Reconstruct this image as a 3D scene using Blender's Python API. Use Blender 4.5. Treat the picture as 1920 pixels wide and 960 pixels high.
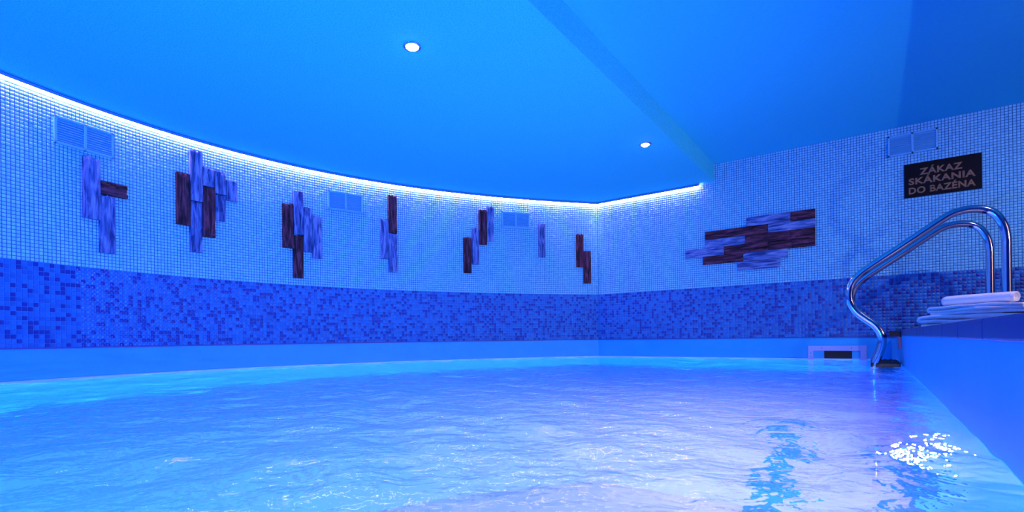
import bpy, bmesh, math, random
import numpy as np
from mathutils import Vector, Matrix, noise

for o in list(bpy.data.objects):
    bpy.data.objects.remove(o, do_unlink=True)
scene = bpy.context.scene
COL = scene.collection
random.seed(7)
rng = np.random.default_rng(11)

# ------------------------------------------------------------------ camera
CAM_H = 0.2                    # the lens is a hand's breadth above the water (z = 0)
YAW, ROLL = 0.61941, -0.01194
fwd = Vector((-math.sin(YAW), math.cos(YAW), 0))
rt0 = Vector((math.cos(YAW), math.sin(YAW), 0))
right = rt0 * math.cos(ROLL) + Vector((0, 0, 1)) * math.sin(ROLL)
zax = -fwd
up = zax.cross(right)
cam_data = bpy.data.cameras.new('camera')
cam_data.sensor_width = 36.0
cam_data.lens = 942.4 * 36.0 / 1920.0
cam_data.shift_y = (634.1 - 480.0) / 1920.0
cam_data.clip_start = 0.02
cam = bpy.data.objects.new('camera', cam_data)
COL.objects.link(cam)
M = Matrix.Identity(4)
for i in range(3):
    M[i][0], M[i][1], M[i][2] = right[i], up[i], zax[i]
M[2][3] = CAM_H
cam.matrix_world = M
scene.camera = cam

# ------------------------------------------------------------------ world, exposure, light levels
world = bpy.data.worlds.new('world')
scene.world = world
world.use_nodes = True
world.node_tree.nodes['Background'].inputs['Color'].default_value = (0.0, 0.02, 0.12, 1)
world.node_tree.nodes['Background'].inputs['Strength'].default_value = 0.2
scene.view_settings.view_transform = 'Standard'
scene.view_settings.look = 'None'
scene.view_settings.exposure = -0.1
scene.view_settings.gamma = 1.0
scene.view_settings.use_curve_mapping = False
scene.cycles.max_bounces = 8
scene.cycles.diffuse_bounces = 4
scene.cycles.glossy_bounces = 4
scene.cycles.transmission_bounces = 4
scene.cycles.transparent_max_bounces = 8
scene.cycles.caustics_reflective = False
scene.cycles.caustics_refractive = False
scene.cycles.sample_clamp_indirect = 6.0
scene.cycles.use_denoising = True

LED = ((0.92, 0.45, 1.0), 66.0)            # strip along the cornice
POOL = ((1.0, 0.93, 1.0), 22000.0)         # small white lamp low on the pool side
POOLB = ((0.0, 0.178, 1.0), 10300.0)       # blue underwater lamps
SPOT = ((1.0, 0.9, 0.85), 30.0)            # ceiling downlights
WARM = ((1.0, 0.70, 0.74), 1900.0)          # warm downlight over the deck
HALL = ((1.0, 0.74, 0.68), 170.0)           # added unseen globe lamp, for warm light on chrome and towels

# ------------------------------------------------------------------ the plan of the room (metres)
Y_WALL = 4.78          # face of the straight tiled wall with the sign
X_POOL = 0.163         # pool's straight side
X_END = 2.3            # far side of the deck
Y_BACK = -1.62
Z_DECK = 0.225
Z_FLOOR = -1.3
Z_BAND0, Z_BAND1 = 0.178, 0.642
Z_SOFFIT, Z_CEIL = 1.594, 1.753
X_SOFFIT = -1.137
KP = (-0.002, 0.162, -0.503, -3.38)        # x = f(y) of the curved wall

def f_curve(y):
    return ((KP[0] * y + KP[1]) * y + KP[2]) * y + KP[3]

def build_curve():
    pts = []
    y = Y_WALL
    while y > 0.45:
        pts.append((f_curve(y), y))
        y -= 0.01
    pts.append((f_curve(0.45), 0.45))
    slope = (3 * KP[0] * 0.45 + 2 * KP[1]) * 0.45 + KP[2]      # dx/dy
    ang = math.atan2(-1.0, -slope)           # direction of travel (towards -y)
    x, y = pts[-1]
    R, ds = 3.05, 0.01
    while ang < -0.02 and y > Y_BACK:
        x += math.cos(ang) * ds
        y += math.sin(ang) * ds
        ang += ds / R
        pts.append((x, y))
    return np.array(pts)

CP = build_curve()
CS = np.r_[0, np.cumsum(np.hypot(np.diff(CP[:, 0]), np.diff(CP[:, 1])))]
S_MAX = float(CS[-1])
CT = np.stack([np.gradient(CP[:, 0], CS), np.gradient(CP[:, 1], CS)], 1)
CT /= np.linalg.norm(CT, axis=1)[:, None]
CN = np.stack([-CT[:, 1], CT[:, 0]], 1)     # inward normal

def curve_at(s):
    x = np.interp(s, CS, CP[:, 0]); y = np.interp(s, CS, CP[:, 1])
    nx = np.interp(s, CS, CN[:, 0]); ny = np.interp(s, CS, CN[:, 1])
    l = np.hypot(nx, ny)
    return x, y, nx / l, ny / l

# ------------------------------------------------------------------ materials
def new_mat(name):
    m = bpy.data.materials.new(name)
    m.use_nodes = True
    nt = m.node_tree
    return m, nt, nt.nodes, nt.links, nt.nodes['Principled BSDF']

def simple(name, col, rough=0.5, metal=0.0, spec=0.5):
    m, nt, n, l, b = new_mat(name)
    b.inputs['Base Color'].default_value = (*col, 1)
    b.inputs['Roughness'].default_value = rough
    b.inputs['Metallic'].default_value = metal
    b.inputs['Specular IOR Level'].default_value = spec
    return m

def mottled(name, c0, c1, scale, rough=0.6, bump=0.0, bscale=None, detail=4, dist=0.01, spec=0.3, stretch=None):
    m, nt, n, l, b = new_mat(name)
    tc = n.new('ShaderNodeTexCoord')
    mp = n.new('ShaderNodeMapping')
    if stretch:
        mp.inputs['Scale'].default_value = stretch
    l.new(tc.outputs['Object'], mp.inputs['Vector'])
    tx = n.new('ShaderNodeTexNoise')
    tx.inputs['Scale'].default_value = scale
    tx.inputs['Detail'].default_value = detail
    l.new(mp.outputs['Vector'], tx.inputs['Vector'])
    rp = n.new('ShaderNodeValToRGB')
    rp.color_ramp.elements[0].position = 0.3
    rp.color_ramp.elements[1].position = 0.7
    rp.color_ramp.elements[0].color = (*c0, 1)
    rp.color_ramp.elements[1].color = (*c1, 1)
    l.new(tx.outputs['Fac'], rp.inputs['Fac'])
    l.new(rp.outputs['Color'], b.inputs['Base Color'])
    b.inputs['Roughness'].default_value = rough
    b.inputs['Specular IOR Level'].default_value = spec
    if bump:
        t2 = n.new('ShaderNodeTexNoise')
        t2.inputs['Scale'].default_value = bscale or scale
        t2.inputs['Detail'].default_value = 3
        l.new(mp.outputs['Vector'], t2.inputs['Vector'])
        bp = n.new('ShaderNodeBump')
        bp.inputs['Strength'].default_value = bump
        bp.inputs['Distance'].default_value = dist
        l.new(t2.outputs['Fac'], bp.inputs['Height'])
        l.new(bp.outputs['Normal'], b.inputs['Normal'])
    return m

def emitter(name, col, strength):
    m, nt, n, l, b = new_mat(name)
    b.inputs['Base Color'].default_value = (0.8, 0.8, 0.8, 1)
    b.inputs['Emission Color'].default_value = (*col, 1)
    b.inputs['Emission Strength'].default_value = strength
    return m

def shade_mat(name, stops, rough, spec=0.5, attr=True):
    """glazed tile: colour picked by the tile's own 'shade' value"""
    m, nt, n, l, b = new_mat(name)
    if attr:
        a = n.new('ShaderNodeAttribute'); a.attribute_name = 'shade'; src = a.outputs['Fac']
    else:
        a = n.new('ShaderNodeObjectInfo'); src = a.outputs['Random']
    r = n.new('ShaderNodeValToRGB')
    r.color_ramp.interpolation = 'LINEAR'
    els = r.color_ramp.elements
    while len(els) < len(stops):
        els.new(0.5)
    for e, (p, c) in zip(els, stops):
        e.position = p; e.color = (*c, 1)
    l.new(src, r.inputs['Fac'])
    l.new(r.outputs['Color'], b.inputs['Base Color'])
    b.inputs['Roughness'].default_value = rough
    b.inputs['Specular IOR Level'].default_value = spec
    return m

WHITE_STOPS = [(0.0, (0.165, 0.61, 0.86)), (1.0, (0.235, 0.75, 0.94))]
BLUE_STOPS = [(0.0, (0.004, 0.03, 0.26)), (0.25, (0.004, 0.035, 0.30)), (0.33, (0.007, 0.12, 0.44)), (1.0, (0.010, 0.20, 0.56))]
MAT = {}
MAT['plaster'] = mottled('rough_plaster', (0.04, 0.64, 0.80), (0.08, 0.84, 0.96), 150, 0.9, 0.35, 240, 5, 0.004, 0.1)
MAT['paint'] = mottled('smooth_paint', (0.05, 0.66, 0.90), (0.06, 0.69, 0.93), 60, 0.8, 0.06, 200, 3, 0.003, 0.1)
MAT['white_tile'] = shade_mat('white_glazed_mosaic', WHITE_STOPS, 0.32)
MAT['blue_tile'] = shade_mat('blue_glazed_mosaic', BLUE_STOPS, 0.3)
MAT['white_grout'] = mottled('dark_grout', (0.03, 0.15, 0.36), (0.045, 0.20, 0.42), 80, 0.9)
MAT['blue_grout'] = mottled('pale_grout', (0.06, 0.24, 0.66), (0.08, 0.28, 0.70), 80, 0.9)
MAT['liner'] = mottled('pool_liner', (0.02, 0.42, 0.84), (0.03, 0.45, 0.87), 6, 0.45, 0.03, 30)
MAT['pool_floor'] = mottled('pool_floor_liner', (0.235, 0.19, 0.42), (0.27, 0.22, 0.45), 7, 0.6)
MAT['stripe'] = simple('blue_floor_stripe', (0.008, 0.08, 0.5), 0.6)
MAT['seam'] = simple('dark_seal', (0.02, 0.07, 0.34), 0.5)
MAT['glint'] = simple('pale_glint', (0.36, 0.7, 0.95), 0.4)  # pale colour stands in for the bright meniscus line
MAT['coping'] = mottled('coping_glaze', (0.004, 0.008, 0.10), (0.006, 0.014, 0.14), 14, 0.35)
MAT['deck'] = mottled('deck_tile', (0.10, 0.16, 0.4), (0.14, 0.2, 0.45), 9, 0.5)
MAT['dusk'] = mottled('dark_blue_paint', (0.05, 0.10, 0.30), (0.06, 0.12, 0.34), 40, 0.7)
MAT['vent'] = simple('vent_plastic', (0.13, 0.55, 0.86), 0.45)
MAT['alu'] = simple('strip_channel', (0.10, 0.34, 0.75), 0.45)
MAT['chrome'] = simple('polished_steel', (0.62, 0.60, 0.62), 0.09, 1.0)
MAT['rubber'] = simple('black_plastic', (0.004, 0.004, 0.008), 0.55, 0.0, 0.2)
MAT['black'] = simple('black_sign', (0.002, 0.002, 0.004), 0.6, 0.0, 0.12)
MAT['letter'] = simple('engraved_letter', (0.27, 0.17, 0.10), 0.7, 0.0, 0.1)
MAT['towel'] = mottled('towel_terry', (0.84, 0.85, 0.88), (0.92, 0.92, 0.94), 120, 0.95, 0.5, 420, 4, 0.004, 0.1)
MAT['rust'] = mottled('reddish_strip', (0.5, 0.16, 0.2), (0.3, 0.2, 0.4), 40, 0.6)
MAT['skimmer'] = simple('skimmer_plastic', (0.36, 0.46, 0.82), 0.4)
MAT['void'] = simple('skimmer_void', (0.002, 0.002, 0.004), 0.8)

def plank_mat(name, c0, c1, c2, along):
    m, nt, n, l, b = new_mat(name)
    tc = n.new('ShaderNodeTexCoord')
    oi = n.new('ShaderNodeObjectInfo')
    mp = n.new('ShaderNodeMapping')
    mp.inputs['Scale'].default_value = (3.0, 22, 22) if along == 'x' else (22, 22, 3.0)
    add = n.new('ShaderNodeVectorMath'); add.operation = 'ADD'
    mul = n.new('ShaderNodeVectorMath'); mul.operation = 'SCALE'
    cmb = n.new('ShaderNodeCombineXYZ')
    for k in range(3):
        l.new(oi.outputs['Random'], cmb.inputs[k])
    l.new(cmb.outputs[0], mul.inputs[0]); mul.inputs['Scale'].default_value = 9.0
    l.new(tc.outputs['Object'], add.inputs[0]); l.new(mul.outputs[0], add.inputs[1])
    l.new(add.outputs[0], mp.inputs['Vector'])
    tx = n.new('ShaderNodeTexNoise'); tx.inputs['Scale'].default_value = 2.2; tx.inputs['Detail'].default_value = 6
    tx.inputs['Distortion'].default_value = 0.6
    l.new(mp.outputs['Vector'], tx.inputs['Vector'])
    r = n.new('ShaderNodeValToRGB'); els = r.color_ramp.elements
    els.new(0.5)
    for e, p, c in zip(els, (0.36, 0.5, 0.64), (c0, c1, c2)):
        e.position = p; e.color = (*c, 1)
    l.new(tx.outputs['Fac'], r.inputs['Fac'])
    l.new(r.outputs['Color'], b.inputs['Base Color'])
    bp = n.new('ShaderNodeBump'); bp.inputs['Strength'].default_value = 0.7; bp.inputs['Distance'].default_value = 0.006
    l.new(tx.outputs['Fac'], bp.inputs['Height']); l.new(bp.outputs['Normal'], b.inputs['Normal'])
    b.inputs['Roughness'].default_value = 0.75
    b.inputs['Specular IOR Level'].default_value = 0.2
    return m

DARK = ((0.012, 0.005, 0.01), (0.06, 0.018, 0.035), (0.17, 0.05, 0.09))
LIGHT = ((0.02, 0.05, 0.18), (0.09, 0.17, 0.42), (0.23, 0.33, 0.62))
MAT['plank_dark_v'] = plank_mat('dark_brown_plank_upright', *DARK, 'z')
MAT['plank_dark_h'] = plank_mat('dark_brown_plank_lying', *DARK, 'x')
MAT['plank_light_v'] = plank_mat('grey_weathered_plank_upright', *LIGHT, 'z')
MAT['plank_light_h'] = plank_mat('grey_weathered_plank_lying', *LIGHT, 'x')
MAT['led'] = emitter('led_diffuser', *LED)
MAT['pool_lamp'] = emitter('pool_lamp_lens', *POOL)
MAT['pool_lamp_blue'] = emitter('pool_lamp_blue_lens', *POOLB)
MAT['spot'] = emitter('downlight_lens', *SPOT)
MAT['hall'] = emitter('added_hall_globe', *HALL)
MAT['hall_paint'] = mottled('warm_hall_paint', (0.62, 0.52, 0.46), (0.66, 0.56, 0.5), 30, 0.8)
MAT['warm'] = emitter('warm_downlight_lens', *WARM)

def water_material():
    m = bpy.data.materials.new('pool_water')
    m.use_nodes = True
    nt = m.node_tree; n = nt.nodes; l = nt.links
    n.clear()
    out = n.new('ShaderNodeOutputMaterial')
    tc = n.new('ShaderNodeTexCoord')
    mp = n.new('ShaderNodeMapping'); mp.inputs['Scale'].default_value = (1.0, 1.0, 1.0)
    mp.inputs['Rotation'].default_value = (0, 0, -0.5)
    l.new(tc.outputs['Object'], mp.inputs['Vector'])
    t1 = n.new('ShaderNodeTexNoise'); t1.inputs['Scale'].default_value = 16; t1.inputs['Detail'].default_value = 2.5
    t1.inputs['Distortion'].default_value = 0.4
    l.new(mp.outputs['Vector'], t1.inputs['Vector'])
    t2 = n.new('ShaderNodeTexNoise'); t2.inputs['Scale'].default_value = 46; t2.inputs['Detail'].default_value = 2
    l.new(mp.outputs['Vector'], t2.inputs['Vector'])
    sm = n.new('ShaderNodeMath'); sm.operation = 'MULTIPLY_ADD'; sm.inputs[1].default_value = 0.28
    l.new(t2.outputs['Fac'], sm.inputs[0]); l.new(t1.outputs['Fac'], sm.inputs[2])
    bp = n.new('ShaderNodeBump'); bp.inputs['Strength'].default_value = 0.5; bp.inputs['Distance'].default_value = 0.012
    l.new(sm.outputs[0], bp.inputs['Height'])
    lw = n.new('ShaderNodeLayerWeight'); lw.inputs['Blend'].default_value = 0.5
    l.new(bp.outputs['Normal'], lw.inputs['Normal'])
    pw = n.new('ShaderNodeMath'); pw.operation = 'POWER'; pw.inputs[1].default_value = 5.0
    l.new(lw.outputs['Facing'], pw.inputs[0])
    ma = n.new('ShaderNodeMath'); ma.operation = 'MULTIPLY_ADD'; ma.inputs[1].default_value = 0.98; ma.inputs[2].default_value = 0.02
    l.new(pw.outputs[0], ma.inputs[0])
    tr = n.new('ShaderNodeBsdfTransparent'); tr.inputs['Color'].default_value = (0.86, 0.95, 1.0, 1)
    rf = n.new('ShaderNodeBsdfRefraction'); rf.inputs['Color'].default_value = (0.9, 0.96, 1.0, 1)
    rf.inputs['IOR'].default_value = 1.333; rf.inputs['Roughness'].default_value = 0.0
    l.new(bp.outputs['Normal'], rf.inputs['Normal'])
    mx = n.new('ShaderNodeMixShader'); mx.inputs[0].default_value = 0.83
    l.new(tr.outputs[0], mx.inputs[1]); l.new(rf.outputs[0], mx.inputs[2])
    gl = n.new('ShaderNodeBsdfGlossy'); gl.inputs['Roughness'].default_value = 0.06
    gl.inputs['Color'].default_value = (1, 1, 1, 1)
    l.new(bp.outputs['Normal'], gl.inputs['Normal'])
    m2 = n.new('ShaderNodeMixShader')
    l.new(ma.outputs[0], m2.inputs[0]); l.new(mx.outputs[0], m2.inputs[1]); l.new(gl.outputs[0], m2.inputs[2])
    l.new(m2.outputs[0], out.inputs['Surface'])
    return m
MAT['water'] = water_material()

# ------------------------------------------------------------------ helpers
def tag(o, label=None, cat=None, group=None, kind=None):
    if label: o['label'] = label
    if cat: o['category'] = cat
    if group: o['group'] = group
    if kind: o['kind'] = kind
    return o

def link(name, me, mats, parent=None, smooth=False):
    o = bpy.data.objects.new(name, me)
    COL.objects.link(o)
    if not isinstance(mats, (list, tuple)):
        mats = [mats]
    if len(me.materials) == 0:
        for m in mats:
            me.materials.append(MAT[m])
    if parent:
        o.parent = parent
    if smooth:
        me.polygons.foreach_set('use_smooth', [True] * len(me.polygons))
    return o

def pymesh(name, verts, faces):
    me = bpy.data.meshes.new(name)
    me.from_pydata([tuple(v) for v in verts], [], [tuple(f) for f in faces])
    me.update()
    return me

def bm_mesh(name, bm):
    me = bpy.data.meshes.new(name)
    bmesh.ops.recalc_face_normals(bm, faces=bm.faces)
    bm.to_mesh(me); bm.free()
    return me

def box(bm, x0, x1, y0, y1, z0, z1, bevel=0.0):
    v = [bm.verts.new(p) for p in ((x0, y0, z0), (x1, y0, z0), (x1, y1, z0), (x0, y1, z0), (x0, y0, z1), (x1, y0, z1), (x1, y1, z1), (x0, y1, z1))]
    fs = [bm.faces.new([v[i] for i in f]) for f in ((3, 2, 1, 0), (4, 5, 6, 7), (0, 1, 5, 4), (1, 2, 6, 5), (2, 3, 7, 6), (3, 0, 4, 7))]
    if bevel:
        es = list({e for f in fs for e in f.edges})
        bmesh.ops.bevel(bm, geom=es, offset=bevel, segments=2, affect='EDGES', profile=0.6)

def box_obj(name, dims, mat, parent=None, bevel=0.0):
    bm = bmesh.new(); box(bm, *dims, bevel=bevel)
    return link(name, bm_mesh(name, bm), mat, parent)

def empty(name, loc, rotz=0.0):
    o = bpy.data.objects.new(name, None)
    o.empty_display_size = 0.05
    o.location = loc; o.rotation_euler = (0, 0, rotz)
    COL.objects.link(o)
    return o

def sweep(path, radius, seg=16, caps=True):
    """tube along a 3D polyline"""
    pts = [Vector(p) for p in path]
    verts, faces = [], []
    up0 = Vector((0, 1, 0.02)).normalized()
    for i, p in enumerate(pts):
        t = (pts[min(i + 1, len(pts) - 1)] - pts[max(i - 1, 0)]).normalized()
        a = up0 - t * up0.dot(t)
        a.normalize(); b = t.cross(a)
        for k in range(seg):
            th = 2 * math.pi * k / seg
            verts.append(p + a * (radius * math.cos(th)) + b * (radius * math.sin(th)))
    for i in range(len(pts) - 1):
        for k in range(seg):
            k2 = (k + 1) % seg
            faces.append((i * seg + k, i * seg + k2, (i + 1) * seg + k2, (i + 1) * seg + k))
    if caps:
        faces.append(tuple(range(seg))[::-1])
        faces.append(tuple(range((len(pts) - 1) * seg, len(pts) * seg)))
    return verts, faces

def catmull(pts, n=8):
    P = [np.array(p, float) for p in pts]
    P = [2 * P[0] - P[1]] + P + [2 * P[-1] - P[-2]]
    out = []
    for i in range(1, len(P) - 2):
        p0, p1, p2, p3 = P[i - 1:i + 3]
        for k in range(n):
            t = k / n
            out.append(0.5 * ((2 * p1) + (-p0 + p2) * t + (2 * p0 - 5 * p1 + 4 * p2 - p3) * t * t + (-p0 + 3 * p1 - 3 * p2 + p3) * t ** 3))
    out.append(P[-2])
    return out

def lathe(profile, seg=32):
    """profile (r, z) revolved about z"""
    verts, faces = [], []
    for r, z in profile:
        for k in range(seg):
            th = 2 * math.pi * k / seg
            verts.append((r * math.cos(th), r * math.sin(th), z))
    for i in range(len(profile) - 1):
        for k in range(seg):
            k2 = (k + 1) % seg
            faces.append((i * seg + k, i * seg + k2, (i + 1) * seg + k2, (i + 1) * seg + k))
    return verts, faces

# ------------------------------------------------------------------ structure: walls
def curved_wall():
    zs = [Z_FLOOR, Z_BAND0, Z_BAND1, Z_CEIL]
    ss = np.arange(0, S_MAX, 0.05)
    ss = np.r_[ss, S_MAX]
    verts, faces, mats = [], [], []
    nz = len(zs)
    for s in ss:
        x, y, nx, ny = curve_at(s)
        for z in zs:
            verts.append((x, y, z))
        for z in zs:
            verts.append((x - nx * 0.12, y - ny * 0.12, z))
    w = 2 * nz
    for i in range(len(ss) - 1):
        a, b = i * w, (i + 1) * w
        for k in range(nz - 1):
            faces.append((a + k, a + k + 1, b + k + 1, b + k)); mats.append(k)
            faces.append((a + nz + k, b + nz + k, b + nz + k + 1, a + nz + k + 1)); mats.append(k)
        faces.append((a + nz - 1, a + 2 * nz - 1, b + 2 * nz - 1, b + nz - 1)); mats.append(2)
        faces.append((a, b, b + nz, a + nz)); mats.append(0)
    me = pymesh('wall_left', verts, faces)
    for m in ('liner', 'blue_grout', 'white_grout'):
        me.materials.append(MAT[m])
    me.polygons.foreach_set('material_index', mats)
    return tag(link('wall_left', me, []), 'long curved wall of white mosaic over a blue mosaic band, left', 'wall', kind='structure')

wall_left = curved_wall()

def slab_wall(name, dims_rows, label):
    bm = bmesh.new()
    for d, mi in dims_rows:
        n0 = len(bm.faces)
        box(bm, *d)
        bm.faces.ensure_lookup_table()
        for f in list(bm.faces)[n0:]:
            f.material_index = mi
    me = bm_mesh(name, bm)
    for m in ('liner', 'blue_grout', 'white_grout', 'dusk'):
        me.materials.append(MAT[m])
    return tag(link(name, me, []), label, 'wall', kind='structure')

XL = float(CP[0, 0]) - 0.1
wall_front = slab_wall('wall_front', [((XL, X_END, Y_WALL, Y_WALL + 0.12, Z_FLOOR, Z_BAND0), 0),
                                      ((XL, X_END, Y_WALL, Y_WALL + 0.12, Z_BAND0, Z_BAND1), 1),
                                      ((XL, X_END, Y_WALL, Y_WALL + 0.12, Z_BAND1, Z_CEIL), 2)],
                       'straight white mosaic wall with the black sign and lying planks')
D0, D1, DZ = 2.3, 3.4, 1.66                    # added doorway, lets the corridor lamp reach chrome and towels
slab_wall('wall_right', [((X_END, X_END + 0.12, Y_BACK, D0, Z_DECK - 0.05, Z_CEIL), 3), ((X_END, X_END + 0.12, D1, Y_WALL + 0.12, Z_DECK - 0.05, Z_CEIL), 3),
                         ((X_END, X_END + 0.12, D0, D1, DZ, Z_CEIL), 3)], 'plain painted wall with an added doorway at the far side of the deck')
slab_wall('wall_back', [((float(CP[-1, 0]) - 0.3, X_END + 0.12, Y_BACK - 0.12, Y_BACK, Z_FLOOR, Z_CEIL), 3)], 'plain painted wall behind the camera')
slab_wall('wall_pool', [((X_POOL, X_POOL + 0.1, Y_BACK, Y_WALL, Z_FLOOR, 0.187), 0)], 'smooth blue lined pool side wall under the deck edge, right')

# --- mosaic
def mosaic_mesh(name, cols, rows_z, pitch_s, pitch_z, gap, depth, frame, shades, skip=None):
    """frame(s) -> arrays x,y,nx,ny ; each tile a chamfered pillow standing proud of its bed"""
    h_s, h_z = (pitch_s - gap) / 2, (pitch_z - gap) / 2
    ch = 0.0016
    S, Z = np.meshgrid(cols, rows_z, indexing='ij')
    S = S.ravel(); Z = Z.ravel()
    keep = np.ones(len(S), bool)
    if skip is not None:
        keep = ~skip(S, Z)
    S, Z = S[keep], Z[keep]
    n = len(S)
    sh = shades(n)
    x, y, nx, ny = frame(S)
    tx, ty = ny, -nx
    jit = rng.normal(0, 0.0004, n)
    tilt = rng.normal(0, 0.012, (n, 2))
    V = np.zeros((n, 8, 3))
    for k, (a, b) in enumerate(((-1, -1), (1, -1), (1, 1), (-1, 1))):
        for j, (d, inset) in enumerate(((0.0, 0.0), (depth, ch))):
            hs, hz = h_s - inset, h_z - inset
            dd = (d + jit + tilt[:, 0] * a * hs + tilt[:, 1] * b * hz) if j else np.zeros(n)
            V[:, j * 4 + k, 0] = x + tx * a * hs + nx * dd
            V[:, j * 4 + k, 1] = y + ty * a * hs + ny * dd
            V[:, j * 4 + k, 2] = Z + b * hz
    F = np.array([(4, 5, 6, 7), (0, 1, 5, 4), (1, 2, 6, 5), (2, 3, 7, 6), (3, 0, 4, 7)])
    faces = (np.arange(n)[:, None, None] * 8 + F[None]).reshape(-1, 4)
    me = bpy.data.meshes.new(name)
    me.vertices.add(n * 8); me.vertices.foreach_set('co', V.reshape(-1))
    nf = len(faces)
    me.loops.add(nf * 4); me.loops.foreach_set('vertex_index', faces.reshape(-1))
    me.polygons.add(nf)
    me.polygons.foreach_set('loop_start', np.arange(nf) * 4)
    at = me.attributes.new('shade', 'FLOAT', 'FACE')
    at.data.foreach_set('value', np.repeat(sh, 5))
    me.update(calc_edges=True)
    me.validate()
    return me

PW, NB = 0.0195, 19
PB = (Z_BAND1 - Z_BAND0) / NB
band_rows = Z_BAND0 + PB * (np.arange(NB) + 0.5)
uni = lambda n: rng.random(n)
# curved wall
wc = np.arange(PW / 2, S_MAX - PW / 2, PW)
wr = np.arange(Z_BAND1 + PW / 2, Z_SOFFIT - 0.006, PW)
me = mosaic_mesh('white_mosaic', wc, wr, PW, PW, 0.0034, 0.0028, curve_at, uni)
tag(link('white_mosaic', me, 'white_tile', wall_left), kind='stuff')
S_VIEW = 4.665                                   # the band's tiles from here on show largest
bc = np.arange(PB / 2, S_MAX - PB / 2, PB)
near_cols = [c for c in bc if c < S_VIEW][-16:]
lo, hi = near_cols[0] - PB / 2, near_cols[-1] + PB / 2
near_list = [(s, z) for s in near_cols[::-1] for z in band_rows][:300]
near_set = {(round(s, 4), round(z, 4)) for s, z in near_list}
skip = lambda S, Z: np.array([(round(a, 4), round(b, 4)) in near_set for a, b in zip(S, Z)])
me = mosaic_mesh('blue_mosaic', bc, band_rows, PB, PB, 0.0022, 0.0028, curve_at, uni, skip)
tag(link('blue_mosaic', me, 'blue_tile', wall_left), kind='stuff')
# the 300 largest: one object each, on shared meshes
def tile_mesh(k, shade):
    h = (PB - 0.0022) / 2; d = 0.0028; c = 0.0016
    vs = [(-h, 0, -h), (h, 0, -h), (h, 0, h), (-h, 0, h), (-h + c, -d, -h + c), (h - c, -d, -h + c), (h - c, -d, h - c), (-h + c, -d, h - c)]
    m = pymesh('mosaic_tile', vs, [(4, 5, 6, 7), (0, 1, 5, 4), (1, 2, 6, 5), (2, 3, 7, 6), (3, 0, 4, 7)])
    at = m.attributes.new('shade', 'FLOAT', 'FACE'); at.data.foreach_set('value', [shade] * 5)
    m.materials.append(MAT['blue_tile'])
    return m
tile_kinds = [tile_mesh(k, sh) for k, sh in enumerate((0.05, 0.2, 0.35, 0.5, 0.65, 0.8, 0.95, 0.75))]
for s, z in near_list:
    x, y, nx, ny = curve_at(s)
    o = bpy.data.objects.new('mosaic_tile', tile_kinds[random.randrange(8)])
    o.location = (x, y, z)
    o.rotation_euler = (random.gauss(0, 0.01), 0, math.atan2(ny, nx) + math.pi / 2)
    o.parent = wall_left
    COL.objects.link(o)
# straight wall
def front_frame(S):
    n = len(S)
    return S, np.full(n, Y_WALL), np.zeros(n), np.full(n, -1.0)
X0 = float(CP[0, 0])
wc = np.arange(X0 + PW / 2 + 0.004, X_END, PW)
wr = np.arange(Z_BAND1 + PW / 2, Z_CEIL - PW * 0.3, PW)
me = mosaic_mesh('white_mosaic', wc, wr, PW, PW, 0.0034, 0.0028, front_frame, uni)
tag(link('white_mosaic', me, 'white_tile', wall_front), kind='stuff')
me = mosaic_mesh('blue_mosaic', np.arange(X0 + PB / 2 + 0.004, X_END, PB), band_rows, PB, PB, 0.0022, 0.0028, front_frame, uni)
tag(link('blue_mosaic', me, 'blue_tile', wall_front), kind='stuff')

# ------------------------------------------------------------------ structure: ceilings
def ceiling_prism(name, poly, z0, z1, mat, label):
    n = len(poly)
    verts = [(x, y, z0) for x, y in poly] + [(x, y, z1) for x, y in poly]
    faces = [tuple(range(n))[::-1], tuple(range(n, 2 * n))]
    faces += [(i, (i + 1) % n, n + (i + 1) % n, n + i) for i in range(n)]
    me = pymesh(name, verts, faces)
    bm = bmesh.new(); bm.from_mesh(me); bmesh.ops.recalc_face_normals(bm, faces=bm.faces); bm.to_mesh(me); bm.free()
    return tag(link(name, me, mat), label, 'ceiling', kind='structure')

def basin_prism(name, x_side, z0, z1, mat, label, cat):
    """slab between the curved wall and the straight line x = x_side, as a strip of quads"""
    pts = [tuple(p) for p in CP[::8]] + [tuple(CP[-1])]
    verts, faces = [], []
    for x, y in pts:
        verts += [(x, y, z0), (x_side, y, z0), (x_side, y, z1), (x, y, z1)]
    for i in range(len(pts) - 1):
        for q in range(4):
            q2 = (q + 1) % 4
            faces.append((i * 4 + q, i * 4 + 4 + q, i * 4 + 4 + q2, i * 4 + q2))
    faces += [(0, 1, 2, 3), tuple(len(verts) - 4 + q for q in range(4))[::-1]]
    me = pymesh(name, verts, faces)
    bm = bmesh.new(); bm.from_mesh(me); bmesh.ops.recalc_face_normals(bm, faces=bm.faces); bm.to_mesh(me); bm.free()
    return tag(link(name, me, mat), label, cat, kind='structure')
basin_prism('ceiling_soffit', X_SOFFIT, Z_SOFFIT, Z_CEIL + 0.1, 'plaster', 'lowered rough plaster ceiling over the pool with two downlights', 'ceiling')
ceiling_prism('ceiling', [(X_SOFFIT, Y_BACK), (X_END, Y_BACK), (X_END, Y_WALL), (X_SOFFIT, Y_WALL)], Z_CEIL, Z_CEIL + 0.1, 'paint',
              'smooth higher ceiling on the right beyond the step')

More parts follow.
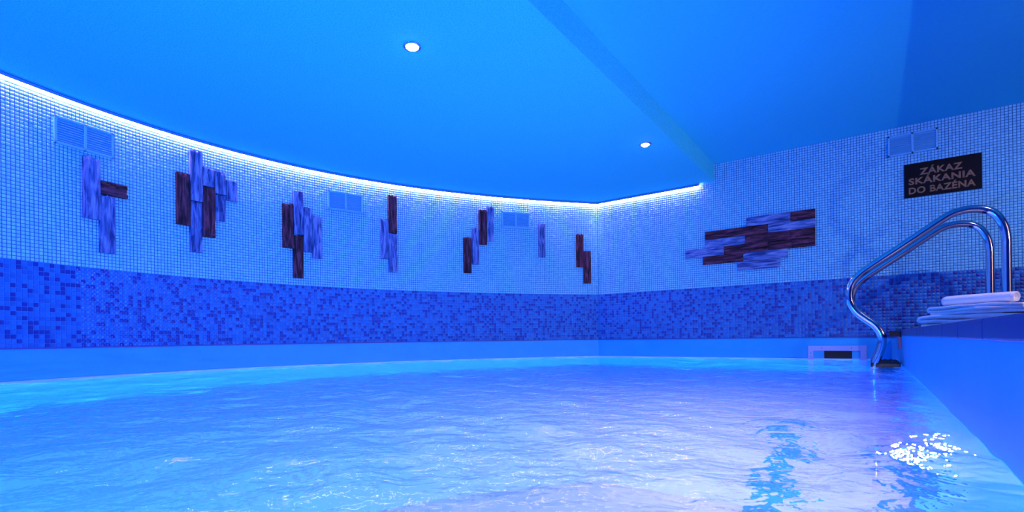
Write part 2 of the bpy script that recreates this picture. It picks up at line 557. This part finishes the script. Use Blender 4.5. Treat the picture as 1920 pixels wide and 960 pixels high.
# ------------------------------------------------------------------ structure: pool floor, deck, trims
floor = basin_prism('floor_pool', X_POOL, Z_FLOOR - 0.1, Z_FLOOR, 'pool_floor', 'pale lined pool floor under the water', 'floor')
st = box_obj('floor_stripe', (-0.36, -0.25, 0.9, 2.75, Z_FLOOR + 0.001, Z_FLOOR + 0.004), 'stripe', floor)  # stripes added to give the dark streaks in the lit water
st = box_obj('floor_stripe', (0.06, 0.16, 0.9, 2.55, Z_FLOOR + 0.001, Z_FLOOR + 0.004), 'stripe', floor)
tag(box_obj('floor_deck', (X_POOL + 0.02, X_END, Y_BACK, Y_WALL, Z_DECK - 0.2, Z_DECK - 0.002), 'deck'), 'raised tiled deck beside the pool under the towels', 'floor', kind='structure')
coping = empty('trim_coping', (X_POOL, 0, Z_DECK)); tag(coping, 'dark blue coping tiles along the deck edge above the pool', 'trim', kind='structure')
cop_me = None
y = 4.775
while y > Y_BACK:
    if cop_me is None:
        bm = bmesh.new(); box(bm, -0.006, 0.16, -0.297, 0, -0.038, 0.0, bevel=0.004); cop_me = bm_mesh('coping_tile', bm); cop_me.materials.append(MAT['coping'])
    o = bpy.data.objects.new('coping_tile', cop_me); COL.objects.link(o); o.parent = coping
    o.location = (0, y, 0)
    y -= 0.3

def ribbon_along(name, z0, z1, out, mat, label, s_end=S_MAX, x_end=X_POOL, inn=0.0):
    """a thin strip that follows the curved wall and then the straight wall"""
    pts = []
    for s in np.r_[np.arange(s_end, 0.03, -0.05), 0.0]:
        x, y_, nx, ny = curve_at(s)
        pts.append((x, y_, nx, ny))
    x, y_, nx, ny = pts.pop()
    k = out / max(0.2, 1 + (nx * 0 + ny * -1))
    ki = k * inn / out
    ring = [((p[0] + p[2] * inn, p[1] + p[3] * inn), (p[0] + p[2] * out, p[1] + p[3] * out)) for p in pts]
    ring.append(((x + nx * ki, Y_WALL + (ny - 1) * ki), (x + nx * k, Y_WALL + (ny - 1) * k)))
    ring.append(((x_end, Y_WALL - inn), (x_end, Y_WALL - out)))
    verts, faces = [], []
    for a, b in ring:
        verts += [(*a, z0), (*b, z0), (*b, z1), (*a, z1)]
    for i in range(len(ring) - 1):
        for q in range(4):
            q2 = (q + 1) % 4
            faces.append((i * 4 + q, i * 4 + q2, i * 4 + 4 + q2, i * 4 + 4 + q))
    faces += [(0, 1, 2, 3), tuple(len(verts) - 4 + q for q in range(4))[::-1]]
    me = pymesh(name, verts, faces)
    bm = bmesh.new(); bm.from_mesh(me); bmesh.ops.recalc_face_normals(bm, faces=bm.faces); bm.to_mesh(me); bm.free()
    return me
tag(link('trim_1', ribbon_along('trim_1', 0.172, 0.181, 0.006, 'seam', ''), 'seam'), 'thin dark seal line under the blue mosaic band', 'trim', kind='structure')
tag(link('trim_2', ribbon_along('trim_2', -0.02, 0.007, 0.014, 'glint', ''), 'glint'), 'pale bead painted as the bright meniscus along the waterline of the curved wall', 'trim', kind='structure')

# ------------------------------------------------------------------ water
def water_mesh():
    NY, NX = 330, 230
    ys = np.linspace(Y_BACK + 0.005, Y_WALL - 0.002, NY)
    order = np.argsort(CP[:, 1])
    xl = np.interp(ys, CP[order, 1], CP[order, 0]) + 0.004
    u = np.linspace(0, 1, NX)
    X = xl[:, None] * (1 - u)[None] + (X_POOL - 0.001) * u[None]
    Y = np.repeat(ys[:, None], NX, 1)
    Z = np.zeros_like(X)
    r = np.random.default_rng(5)
    for k in range(46):
        lam = 0.07 * (1.075 ** k) if k < 30 else r.uniform(0.1, 0.3)
        th = r.normal(1.15, 0.75)
        amp = 0.0021 * lam * r.uniform(0.6, 1.3)
        Z += amp * np.sin((X * math.cos(th) + Y * math.sin(th)) * 2 * math.pi / lam + r.uniform(0, 6.28))
    V = np.stack([X, Y, Z], -1).reshape(-1, 3)
    idx = np.arange(NY * NX).reshape(NY, NX)
    F = np.stack([idx[:-1, :-1], idx[:-1, 1:], idx[1:, 1:], idx[1:, :-1]], -1).reshape(-1, 4)
    me = bpy.data.meshes.new('pool_water')
    me.vertices.add(len(V)); me.vertices.foreach_set('co', V.reshape(-1))
    me.loops.add(len(F) * 4); me.loops.foreach_set('vertex_index', F.reshape(-1))
    me.polygons.add(len(F)); me.polygons.foreach_set('loop_start', np.arange(len(F)) * 4)
    me.update(calc_edges=True)
    return me
tag(link('pool_water', water_mesh(), 'water', smooth=True), 'rippling blue pool water filling the whole basin', 'water', kind='stuff')

# ------------------------------------------------------------------ LED strip
def led_strip():
    t = empty('led_light_strip', (X0, Y_WALL, Z_SOFFIT - 0.02))
    tag(t, 'glowing white light strip along the top of the curved wall', 'light strip')
    inv = Matrix.Translation(-t.location)
    x_end = -1.262
    top = ribbon_along('channel', 1.584, 1.589, 0.031, 'alu', '', x_end=x_end)
    lip = ribbon_along('lip', 1.5735, 1.5838, 0.031, 'alu', '', x_end=x_end, inn=0.0265)
    ln = ribbon_along('diffuser', 1.576, 1.5838, 0.026, 'led', '', x_end=x_end, inn=0.003)
    for nm, me, m in (('channel', top, 'alu'), ('lip', lip, 'alu'), ('diffuser', ln, 'led')):
        me.transform(inv)
        link(nm, me, m, t)
    return t
led_strip()

# ------------------------------------------------------------------ plank decorations
def plank_mesh(w, h, t, upright, seed, ragged):
    """weathered plank: front at -y, relief in long ridges, ragged end; long axis z (upright) or x"""
    nl, nc = 18, 8
    L, Wd = (h, w) if upright else (w, h)
    verts, faces = [], []
    off = seed * 7.31
    def P(a, c, d):          # a along the length, c across, d depth
        return (c, d, a) if upright else (a, d, c)
    for i in range(nl + 1):
        u = i / nl
        for j in range(nc + 1):
            v = j / nc
            a = (u - 0.5) * L; c = (v - 0.5) * Wd
            rel = noise.noise((v * 4.2 + off, u * 1.3, off)) * 0.55 + noise.noise((v * 9.0, u * 3.0 + off, 3 + off)) * 0.3
            groove = -0.0045 if abs(noise.noise((v * 3.0 + off, u * 0.7, off * 2))) < 0.06 else 0.0
            edge = 1.0 if 0 < j < nc and 0 < i < nl else 0.35
            d = -t + (0.006 * rel - groove) * edge * 1.1 + (0.003 if edge < 1 else 0)
            if i == nl and ragged:
                a += noise.noise((v * 5 + off, off, 1.0)) * 0.014 - 0.004
            if j in (0, nc):
                c += noise.noise((u * 6 + off, j * 3.3, off)) * 0.0022
            verts.append(P(a, c, d))
    m = nc + 1
    for i in range(nl):
        for j in range(nc):
            faces.append((i * m + j, i * m + j + 1, (i + 1) * m + j + 1, (i + 1) * m + j))
    rim = [j for j in range(nc + 1)] + [i * m + nc for i in range(1, nl + 1)] + [nl * m + j for j in range(nc - 1, -1, -1)] + [i * m for i in range(nl - 1, 0, -1)]
    b0 = len(verts)
    for r in rim:
        x, _, z = verts[r]
        verts.append((x, 0.002, z))
    k = len(rim)
    for q in range(k):
        q2 = (q + 1) % k
        faces.append((rim[q], b0 + q, b0 + q2, rim[q2]))
    faces.append(tuple(b0 + q for q in range(k))[::-1])
    me = pymesh('plank', verts, faces)
    bm = bmesh.new(); bm.from_mesh(me); bmesh.ops.recalc_face_normals(bm, faces=bm.faces); bm.to_mesh(me); bm.free()
    return me

seed = [0]
def plank_group(label, s_mid, z_mid, planks):
    x, y, nx, ny = curve_at(s_mid)
    t = empty('plank_decoration', (float(x), float(y), z_mid), math.atan2(ny, nx) + math.pi / 2)
    tag(t, label, 'wall decoration', 'plank decorations on the curved wall')
    Minv = (Matrix.Translation(t.location) @ Matrix.Rotation(t.rotation_euler.z, 4, 'Z')).inverted()
    for tone, s0, s1, z0, z1, th, up_ in planks:
        seed[0] += 1
        sm, zm = (s0 + s1) / 2, (z0 + z1) / 2
        px, py, pnx, pny = curve_at(sm)
        mat = 'plank_%s_%s' % ('dark' if tone == 'D' else 'light', 'v' if up_ else 'h')
        o = link('plank', plank_mesh(abs(s0 - s1) - 0.001, z1 - z0, th, up_, seed[0], True), mat, t)
        W = Matrix.Translation((float(px), float(py), zm)) @ Matrix.Rotation(math.atan2(pny, pnx) + math.pi / 2, 4, 'Z')
        o.matrix_basis = Minv @ W
    return t

U = True
plank_group('T-shaped trio of planks, one dark plank lying sideways, under the left vent', 4.15, 1.0,
            [('L', 4.264, 4.183, 0.927, 1.285, 0.034, U), ('D', 4.181, 4.038, 1.088, 1.163, 0.030, False), ('L', 4.183, 4.105, 0.739, 1.084, 0.026, U)])
plank_group('largest cluster of upright planks, grey with two dark ones', 3.55, 1.15,
            [('D', 3.753, 3.670, 0.990, 1.341, 0.030, U), ('L', 3.669, 3.592, 1.166, 1.515, 0.034, U), ('L', 3.667, 3.594, 0.817, 1.162, 0.026, U),
             ('L', 3.588, 3.512, 1.286, 1.416, 0.028, U), ('D', 3.591, 3.512, 0.932, 1.284, 0.031, U), ('L', 3.508, 3.435, 1.250, 1.413, 0.027, U),
             ('L', 3.508, 3.436, 1.058, 1.247, 0.024, U), ('L', 3.431, 3.355, 1.215, 1.363, 0.026, U)])
plank_group('five upright planks, two dark and three grey, left of the middle vent', 2.87, 1.05,
            [('D', 3.027, 2.946, 0.928, 1.276, 0.030, U), ('L', 2.944, 2.870, 1.045, 1.388, 0.032, U), ('D', 2.948, 2.872, 0.697, 1.041, 0.028, U),
             ('L', 2.868, 2.800, 0.915, 1.274, 0.026, U), ('L', 2.798, 2.723, 0.866, 1.214, 0.028, U)])
plank_group('one dark plank above two grey ones, right of the middle vent', 2.14, 1.1,
            [('D', 2.141, 2.067, 1.148, 1.485, 0.030, U), ('L', 2.216, 2.144, 0.916, 1.263, 0.026, U), ('L', 2.142, 2.066, 0.801, 1.144, 0.028, U)])
plank_group('staircase of two dark and two grey upright planks left of the far vent', 1.27, 1.15,
            [('D', 1.268, 1.190, 1.109, 1.446, 0.030, U), ('L', 1.188, 1.117, 1.144, 1.481, 0.028, U), ('L', 1.341, 1.271, 0.915, 1.261, 0.026, U),
             ('D', 1.427, 1.350, 0.827, 1.167, 0.030, U)])
plank_group('single grey upright plank standing alone on the mosaic', 0.614, 1.18, [('L', 0.649, 0.580, 1.009, 1.350, 0.030, U)])
plank_group('two dark upright planks stepping down beside the room corner', 0.16, 1.0,
            [('D', 0.240, 0.165, 0.921, 1.261, 0.030, U), ('D', 0.163, 0.085, 0.755, 1.091, 0.030, U)])

big = empty('plank_decoration', (-0.88, Y_WALL, 1.0)); tag(big, 'wide panel of lying dark and grey planks left of the ladder', 'wall decoration')
rz = [1.147, 1.072, 0.997, 0.922, 0.847, 0.772]
for tone, row, x0, x1 in (('L', 0, -0.868, -0.533), ('D', 0, -0.531, -0.356), ('D', 1, -1.218, -1.045), ('D', 1, -1.043, -0.702), ('L', 1, -0.70, -0.356),
                          ('L', 2, -1.219, -0.884), ('D', 2, -0.882, -0.534), ('D', 2, -0.532, -0.357), ('L', 3, -1.398, -1.058), ('D', 3, -1.056, -0.704),
                          ('D', 3, -0.702, -0.527), ('D', 3, -0.525, -0.358), ('D', 4, -1.241, -0.899), ('L', 4, -0.897, -0.555), ('L', 5, -0.948, -0.612)):
    seed[0] += 1
    th = 0.022 + 0.012 * random.random()
    o = link('plank', plank_mesh(x1 - x0, 0.0735, th, False, seed[0], False), 'plank_%s_h' % ('dark' if tone == 'D' else 'light'), big)
    o.location = ((x0 + x1) / 2 + 0.88, 0, rz[row] + 0.0375 - 1.0)

# ------------------------------------------------------------------ vents
def make_vent(label, loc, rotz):
    W, Hh = 0.292, 0.155
    t = empty('wall_vent', loc, rotz)
    tag(t, label, 'vent', 'louvred vents high on the mosaic walls')
    bm = bmesh.new(); box(bm, -W / 2 + 0.004, W / 2 - 0.004, -0.006, 0.004, -Hh / 2 + 0.004, Hh / 2 - 0.004)
    link('backing', bm_mesh('backing', bm), 'vent', t)
    bm = bmesh.new()
    f = 0.013
    for d in ((-W / 2, W / 2, Hh / 2 - f, Hh / 2), (-W / 2, W / 2, -Hh / 2, -Hh / 2 + f), (-W / 2, -W / 2 + f, -Hh / 2, Hh / 2), (W / 2 - f, W / 2, -Hh / 2, Hh / 2), (-0.007, 0.007, -Hh / 2, Hh / 2)):
        box(bm, d[0], d[1], -0.018, 0.004, d[2], d[3], bevel=0.0015)
    link('frame', bm_mesh('frame', bm), 'vent', t)
    global slat_me
    if slat_me is None:
        bm = bmesh.new(); box(bm, -0.0625, 0.0625, -0.0012, 0.0012, -0.0075, 0.0075)
        bmesh.ops.rotate(bm, verts=bm.verts, cent=(0, 0, 0), matrix=Matrix.Rotation(math.radians(-38), 3, 'X'))
        slat_me = bm_mesh('slat', bm); slat_me.materials.append(MAT['vent'])
    for sx in (-1, 1):
        for k in range(9):
            o = bpy.data.objects.new('slat', slat_me); COL.objects.link(o); o.parent = t
            o.location = (sx * 0.0697, -0.0115, -Hh / 2 + 0.0175 + (k + 0.5) * (Hh - 0.035) / 9)
    return t
slat_me = None
for s, z, lab in ((4.25, 1.393, 'nearest louvred vent, largest in view, above the T-shaped planks'),
                  (2.517, 1.368, 'small louvred vent in the middle of the curved wall'),
                  (0.885, 1.372, 'farthest louvred vent near the room corner')):
    x, y, nx, ny = curve_at(s)
    make_vent(lab, (float(x), float(y), z), math.atan2(ny, nx) + math.pi / 2)
make_vent('louvred vent on the straight wall above the black sign', (0.267, Y_WALL, 1.613), 0.0)

# ------------------------------------------------------------------ sign
sign = empty('warning_sign', (0.4315, Y_WALL, 1.334)); tag(sign, 'black sign with grey Slovak capitals forbidding jumping into the pool', 'sign')
SW, SH = 0.427, 0.249
bm = bmesh.new(); box(bm, -SW / 2, SW / 2, -0.012, -0.002, -SH / 2, SH / 2, bevel=0.001)
link('board', bm_mesh('board', bm), 'black', sign)
def text_mesh(s):
    cu = bpy.data.curves.new('lettering', 'FONT')
    cu.body = s; cu.size = 1.0; cu.offset = 0.034; cu.resolution_u = 4; cu.space_character = 1.06
    o = bpy.data.objects.new('lettering', cu); COL.objects.link(o)
    bpy.context.view_layer.update()
    dg = bpy.context.evaluated_depsgraph_get()
    me = bpy.data.meshes.new_from_object(o.evaluated_get(dg))
    bpy.data.objects.remove(o); bpy.data.curves.remove(cu)
    return me
zm = text_mesh('Z')
cap = max(v.co.y for v in zm.vertices) - min(v.co.y for v in zm.vertices)
for body, fx0, fx1, fz in (('Z\u00c1KAZ', 0.205, 0.765, 0.265), ('SK\u00c1KANIA', 0.058, 0.925, 0.525), ('DO BAZ\u00c9NA', 0.058, 0.925, 0.80)):
    me = text_mesh(body)
    xs = [v.co.x for v in me.vertices]
    y0 = 0.0
    x0, x1 = min(xs), max(xs)
    tw = (fx1 - fx0) * SW
    ch = 0.049
    for v in me.vertices:
        X = (v.co.x - x0) / (x1 - x0) * tw + (fx0 - 0.5) * SW
        Zc = v.co.y / cap * ch + SH / 2 - fz * SH - ch / 2
        v.co = (X, -0.0126, Zc)
    bm = bmesh.new(); bm.from_mesh(me)
    r = bmesh.ops.extrude_face_region(bm, geom=list(bm.faces))
    bmesh.ops.translate(bm, verts=[g for g in r['geom'] if isinstance(g, bmesh.types.BMVert)], vec=(0, 0.001, 0))
    bmesh.ops.recalc_face_normals(bm, faces=bm.faces)
    me2 = bpy.data.meshes.new('lettering'); bm.to_mesh(me2); bm.free(); bpy.data.meshes.remove(me)
    o = link('lettering', me2, 'letter', sign)
    o['label'] = 'grey capital letters ' + body
bpy.data.meshes.remove(zm)

# ------------------------------------------------------------------ downlights
def downlight(loc, label, lens='spot', group='downlights in the lowered ceiling'):
    t = empty('ceiling_downlight', loc); tag(t, label, 'lamp', group)
    v, f = lathe([(0.030, 0.004), (0.030, -0.004), (0.034, -0.006), (0.041, -0.005), (0.043, -0.001), (0.043, 0.004)], 40)
    link('trim_ring', pymesh('trim_ring', v, f), 'chrome', t, True)
    v, f = lathe([(0.0005, -0.016), (0.010, -0.0155), (0.019, -0.013), (0.026, -0.008), (0.0299, -0.001), (0.0299, 0.003)], 40)
    link('lens', pymesh('lens', v, f), lens, t, True)
downlight((-1.762, 1.682, Z_SOFFIT), 'nearer bright downlight in the middle of the lowered ceiling')
downlight((-1.315, 3.537, Z_SOFFIT), 'farther bright downlight near the ceiling step')

downlight((1.02, 3.2, Z_CEIL), 'warm downlight in the higher ceiling above the towels', 'warm', 'warm downlight over the deck')

# ------------------------------------------------------------------ ladder
LP = [(0.02, -0.78), (0.02, -0.3), (0.018, -0.08), (0.022, 0.012), (0.048, 0.088), (0.062, 0.153), (0.053, 0.206), (0.023, 0.257), (-0.03, 0.304), (-0.076, 0.35),
      (-0.104, 0.408), (-0.108, 0.47), (-0.092, 0.527), (-0.058, 0.572), (0.01, 0.628), (0.15, 0.727), (0.29, 0.828), (0.384, 0.892), (0.44, 0.910), (0.49, 0.912),
      (0.54, 0.900), (0.582, 0.867), (0.612, 0.805), (0.624, 0.735), (0.625, 0.66), (0.625, 0.442), (0.625, Z_DECK - 0.01)]
ladder = empty('pool_ladder', (0.3, 4.14, 0.0)); tag(ladder, 'polished steel pool ladder with two arched handrails', 'ladder')
for yy in (3.90, 4.38):
    path = [(p[0] - 0.3, yy - 4.14, p[1]) for p in catmull(LP, 6)]
    v, f = sweep(path, 0.0225, 20)
    link('handrail', pymesh('handrail', v, f), 'chrome', ladder, True)
    v, f = lathe([(0.023, 0.022), (0.028, 0.020), (0.042, 0.008), (0.046, 0.0), (0.046, -0.004)], 28)
    o = link('anchor_flange', pymesh('anchor_flange', v, f), 'chrome', ladder, True)
    o.location = (0.325, yy - 4.14, Z_DECK)
for k, zz in enumerate((0.006, -0.26, -0.52)):
    bm = bmesh.new(); box(bm, -0.30, -0.165 if k else -0.150, -0.262, 0.262, zz - 0.014, zz + 0.014, bevel=0.006)
    for q in range(4):
        box(bm, -0.292 + q * 0.034, -0.280 + q * 0.034, -0.255, 0.255, zz + 0.013, zz + 0.017)
    link('tread', bm_mesh('tread', bm), 'rubber', ladder)

brk = empty('wall_bracket', (X_POOL, 4.10, 0.19)); tag(brk, 'small dark bracket with reddish hanging strip under the coping', 'bracket')
bm = bmesh.new(); box(bm, -0.062, -0.006, -0.02, 0.02, -0.008, 0.026, bevel=0.004)
box(bm, -0.010, 0.0, -0.014, 0.014, -0.012, 0.0)
link('cap', bm_mesh('cap', bm), 'rubber', brk)
bm = bmesh.new(); box(bm, -0.018, -0.001, -0.010, 0.010, -0.09, -0.006, bevel=0.003)
link('hanging_strip', bm_mesh('hanging_strip', bm), 'rust', brk)

# ------------------------------------------------------------------ skimmer
sk = empty('pool_skimmer', (-0.222, Y_WALL, 0.0)); tag(sk, 'white framed skimmer opening with dark mouth at the waterline', 'skimmer')
bm = bmesh.new()
box(bm, -0.196, 0.198, -0.016, 0.0, 0.068, 0.110, bevel=0.003)
box(bm, -0.196, -0.158, -0.016, 0.0, -0.12, 0.070, bevel=0.003)
box(bm, 0.157, 0.198, -0.016, 0.0, -0.12, 0.070, bevel=0.003)
box(bm, -0.196, 0.198, -0.016, 0.0, -0.15, -0.115, bevel=0.003)
link('frame', bm_mesh('frame', bm), 'skimmer', sk)
bm = bmesh.new()
box(bm, -0.158, -0.084, -0.008, -0.001, -0.115, 0.068)
box(bm, 0.104, 0.157, -0.008, -0.001, -0.115, 0.068)
box(bm, -0.084, 0.104, -0.008, -0.001, -0.115, 0.006)
link('recess_plate', bm_mesh('recess_plate', bm), 'liner', sk)
bm = bmesh.new(); box(bm, -0.084, 0.104, -0.004, -0.001, 0.006, 0.068)
link('mouth', bm_mesh('mouth', bm), 'void', sk)
for px_, pz_ in ((-0.177, 0.05), (-0.177, 0.02), (-0.1, 0.09), (0.1, 0.09)):
    v, f = lathe([(0.0002, 0.003), (0.004, 0.0025), (0.0055, 0.0)], 12)
    o = link('screw', pymesh('screw', v, f), 'alu', sk, True)
    o.location = (px_, -0.016, pz_); o.rotation_euler = (math.pi / 2, 0, 0)

# ------------------------------------------------------------------ towels
def folded_towel(w, d, t, layers, sd, slump):
    """one long cloth folded back and forth; the folds show at the front and left edges"""
    path = []
    r = t / 2
    hw = w / 2
    for k in range(layers):
        z = r + k * t
        a, b = (-hw + r, hw - r) if k % 2 == 0 else (hw - r, -hw + r)
        for q in range(15):
            u = q / 14
            path.append((a + (b - a) * u, z))
        if k < layers - 1:
            cx = b; sg = 1 if b > 0 else -1
            for q in range(1, 6):
                th = -math.pi / 2 + math.pi * q / 6
                path.append((cx + sg * r * math.cos(th), z + r + r * math.sin(th)))
    half = t * 0.495
    out_l, out_r = [], []
    n = len(path)
    for i, (x, z) in enumerate(path):
        x0, z0 = path[max(i - 1, 0)]; x1, z1 = path[min(i + 1, n - 1)]
        tx, tz = x1 - x0, z1 - z0
        L = math.hypot(tx, tz) or 1
        nx, nz = -tz / L, tx / L
        out_l.append((x + nx * half, z + nz * half)); out_r.append((x - nx * half, z - nz * half))
    outline = out_l + out_r[::-1]
    m = len(outline)
    ny = 16
    verts, faces = [], []
    for j in range(ny + 1):
        v = j / ny
        yy = (v - 0.5) * d
        rim = min(v, 1 - v)
        pinch = 1.0 if rim > 0.05 else 0.95 + 1.0 * rim
        for (x, z) in outline:
            zc = z
            lay = min(int(z / t), layers - 1)
            mid = (lay + 0.5) * t
            zz = mid + (z - mid) * pinch
            nn = noise.noise((x * 9 + sd, yy * 9, lay * 2.7 + sd)) * 0.008 + noise.noise((x * 24 + sd, yy * 24, lay + sd)) * 0.002
            edge = noise.noise((x * 6 + sd * 3, lay * 5.1, 7.0)) * 0.009
            sag = -slump * max(0.0, (abs(x) / hw) ** 3) * (z / (layers * t)) * (1.0 if x > 0 else 0.5)
            verts.append((x + noise.noise((yy * 7, lay * 3.1 + sd, 2)) * 0.005, yy + edge * (2 * v - 1), max(0.001, zz + nn * min(1, zz / 0.02) + sag)))
    for j in range(ny):
        for i in range(m):
            i2 = (i + 1) % m
            faces.append((j * m + i, j * m + i2, (j + 1) * m + i2, (j + 1) * m + i))
    # end faces as strips between the two sides of the cloth
    for base, flip in ((0, False), (ny * m, True)):
        for i in range(n - 1):
            f = (base + i, base + i + 1, base + m - 2 - i, base + m - 1 - i)
            faces.append(f if flip else f[::-1])
    me = pymesh('folded_towel', verts, faces)
    bm = bmesh.new(); bm.from_mesh(me); bmesh.ops.recalc_face_normals(bm, faces=bm.faces); bm.to_mesh(me); bm.free()
    return me

PILE = Vector((0.462, 3.358, Z_DECK))
ang = math.atan2(-0.64, 0.77)
zt = 0.001
for k, (w, d, layers, t, slump, dx, lab) in enumerate(((0.46, 0.24, 3, 0.0215, 0.008, 0.0, 'thick folded white towel at the bottom of the pile on the deck edge'),
                                                    (0.405, 0.225, 3, 0.0160, 0.010, 0.016, 'folded white towel lying directly under the rolled one'))):
    o = link('folded_towel', folded_towel(w, d, t, layers, 3.7 * k + 1, slump), 'towel', None, True)
    tag(o, lab, 'towel', 'folded white towels piled on the deck')
    e = Vector((math.cos(ang), math.sin(ang), 0))
    o.location = PILE + e * dx + Vector((0, 0, zt)); o.rotation_euler = (0, 0, ang)
    zt += layers * t + 0.001

def rolled_towel(length, radius):
    turns, th = 4.2, radius / 4.7
    pts = []
    n = int(turns * 26)
    for i in range(n + 1):
        a = turns * 2 * math.pi * i / n
        r = 0.004 + (radius - 0.004) * i / n
        pts.append((math.cos(a) * r, math.sin(a) * r, r))
    inner = []
    for i in range(n + 1):
        x, z, r = pts[i]
        k = max(0.0, r - th * 0.86) / r
        inner.append((x * k, z * k))
    nl = 22
    verts, faces = [], []
    m = 2 * (n + 1)
    for j in range(nl + 1):
        u = j / nl
        L = (u - 0.5) * length
        rim = min(u, 1 - u)
        sc = 1.0 if rim > 0.04 else 0.93 + rim * 1.75
        for i in range(n + 1):
            x, z, r = pts[i]
            nn = 1 + noise.noise((x * 30, z * 30, L * 12)) * 0.05
            cone = (1 - r / radius) * 0.006 * (1 if u < 0.5 else -1) * (1 if rim < 0.03 else 0)
            verts.append((L + cone, x * sc * nn, z * sc * nn))
        for i in range(n + 1):
            x, z = inner[i]
            r = pts[i][2]
            cone = (1 - r / radius) * 0.006 * (1 if u < 0.5 else -1) * (1 if rim < 0.03 else 0)
            verts.append((L + cone, x * sc, z * sc))
    for j in range(nl):
        for i in range(n):
            a, b = j * m, (j + 1) * m
            faces.append((a + i, a + i + 1, b + i + 1, b + i))
            faces.append((a + n + 1 + i, b + n + 1 + i, b + n + 2 + i, a + n + 2 + i))
        a, b = j * m, (j + 1) * m
        faces.append((a + n, a + 2 * n + 1, b + 2 * n + 1, b + n))
    for base in (0, nl * m):
        for i in range(n):
            faces.append((base + i, base + i + 1, base + n + 2 + i, base + n + 1 + i))
    me = pymesh('rolled_towel', verts, faces)
    bm = bmesh.new(); bm.from_mesh(me); bmesh.ops.recalc_face_normals(bm, faces=bm.faces); bm.to_mesh(me); bm.free()
    return me
ro = link('rolled_towel', rolled_towel(0.315, 0.0265), 'towel', None, True)
tag(ro, 'white towel rolled up tightly, lying on top of the folded towels', 'towel')
ro.location = PILE + Vector((-0.028, -0.010, zt + 0.0255)); ro.rotation_euler = (0, 0, ang - 0.03)

# ------------------------------------------------------------------ underwater lamps
def pool_lamp(loc, rot, label, mat, r=0.11):
    t = empty('underwater_lamp', loc); t.rotation_euler = rot
    tag(t, label, 'lamp')
    v, f = lathe([(r, 0.012), (r + 0.006, 0.016), (r + 0.028, 0.012), (r + 0.034, 0.004), (r + 0.034, -0.004)], 40)
    link('trim_ring', pymesh('trim_ring', v, f), 'chrome', t, True)
    v, f = lathe([(0.0005, 0.030), (r * 0.4, 0.027), (r * 0.75, 0.020), (r * 0.97, 0.010), (r, 0.006), (r, 0.0)], 40)
    link('lens', pymesh('lens', v, f), mat, t, True)
pool_lamp((X_POOL, 2.2, -0.98), (0, -math.pi / 2, 0), 'small white underwater lamp low on the right pool wall', 'pool_lamp', 0.036)
pool_lamp((X_POOL, 0.92, -0.5), (0, -math.pi / 2, 0), 'large blue underwater lamp on the right pool wall', 'pool_lamp_blue', 0.084)
x, y, nx, ny = curve_at(7.5)
pool_lamp((float(x), float(y), -0.4), (0, math.pi / 2, math.atan2(ny, nx)), 'blue underwater lamp in the curved pool wall behind the camera', 'pool_lamp_blue', 0.080)
pool_lamp((-0.8, Y_BACK, -0.38), (-math.pi / 2, 0, 0), 'blue underwater lamp in the straight pool wall behind the camera', 'pool_lamp_blue', 0.092)

# ------------------------------------------------------------------ corridor and lamp added out of frame for warm light from the right
bm = bmesh.new()
XC = X_END + 0.12
box(bm, XC, 3.9, 1.5, 1.6, Z_DECK, Z_CEIL)
box(bm, XC, 3.9, 3.6, 3.7, Z_DECK, Z_CEIL)
box(bm, 3.9, 4.0, 1.5, 3.7, Z_DECK, Z_CEIL)
tag(link('wall_added_corridor', bm_mesh('wall_added_corridor', bm), 'hall_paint'), 'pale walls of the added corridor beyond the doorway', 'wall', kind='structure')
tag(box_obj('ceiling_added_corridor', (XC, 4.0, 1.5, 3.7, Z_CEIL, Z_CEIL + 0.1), 'hall_paint'), 'pale ceiling of the added corridor beyond the doorway', 'ceiling', kind='structure')
tag(box_obj('floor_added_corridor', (X_END, 4.0, 1.5, 3.7, Z_DECK - 0.1, Z_DECK), 'deck'), 'floor of the added corridor beyond the doorway', 'floor', kind='structure')
fr = empty('added_door_frame', (X_END, (D0 + D1) / 2, Z_DECK)); tag(fr, 'plain dark frame around the added doorway to the corridor', 'door frame', kind='structure')
hw, hz = (D1 - D0) / 2, DZ - Z_DECK
box_obj('jamb', (-0.02, 0.14, -hw, -hw + 0.04, 0, hz), 'deck', fr)
box_obj('jamb', (-0.02, 0.14, hw - 0.04, hw, 0, hz), 'deck', fr)
box_obj('head', (-0.02, 0.14, -hw + 0.04, hw - 0.04, hz - 0.04, hz), 'deck', fr)
gl = empty('added_globe_lamp', (3.2, 2.1, Z_CEIL)); tag(gl, 'added warm globe lamp hanging unseen in the corridor beyond the doorway', 'lamp')
v, f = lathe([(0.0005, 0.1), (0.038, 0.0925), (0.0707, 0.0707), (0.0925, 0.038), (0.1, 0.0), (0.0925, -0.038), (0.0707, -0.0707), (0.038, -0.0925), (0.0005, -0.1)], 32)
o = link('globe', pymesh('globe', v, f), 'hall', gl, True); o.location = (0, 0, -0.42)
v, f = lathe([(0.05, 0.0), (0.05, -0.02), (0.012, -0.03), (0.012, -0.325), (0.03, -0.33), (0.03, -0.34)], 24)
link('pendant_rod', pymesh('pendant_rod', v, f), 'chrome', gl, True)
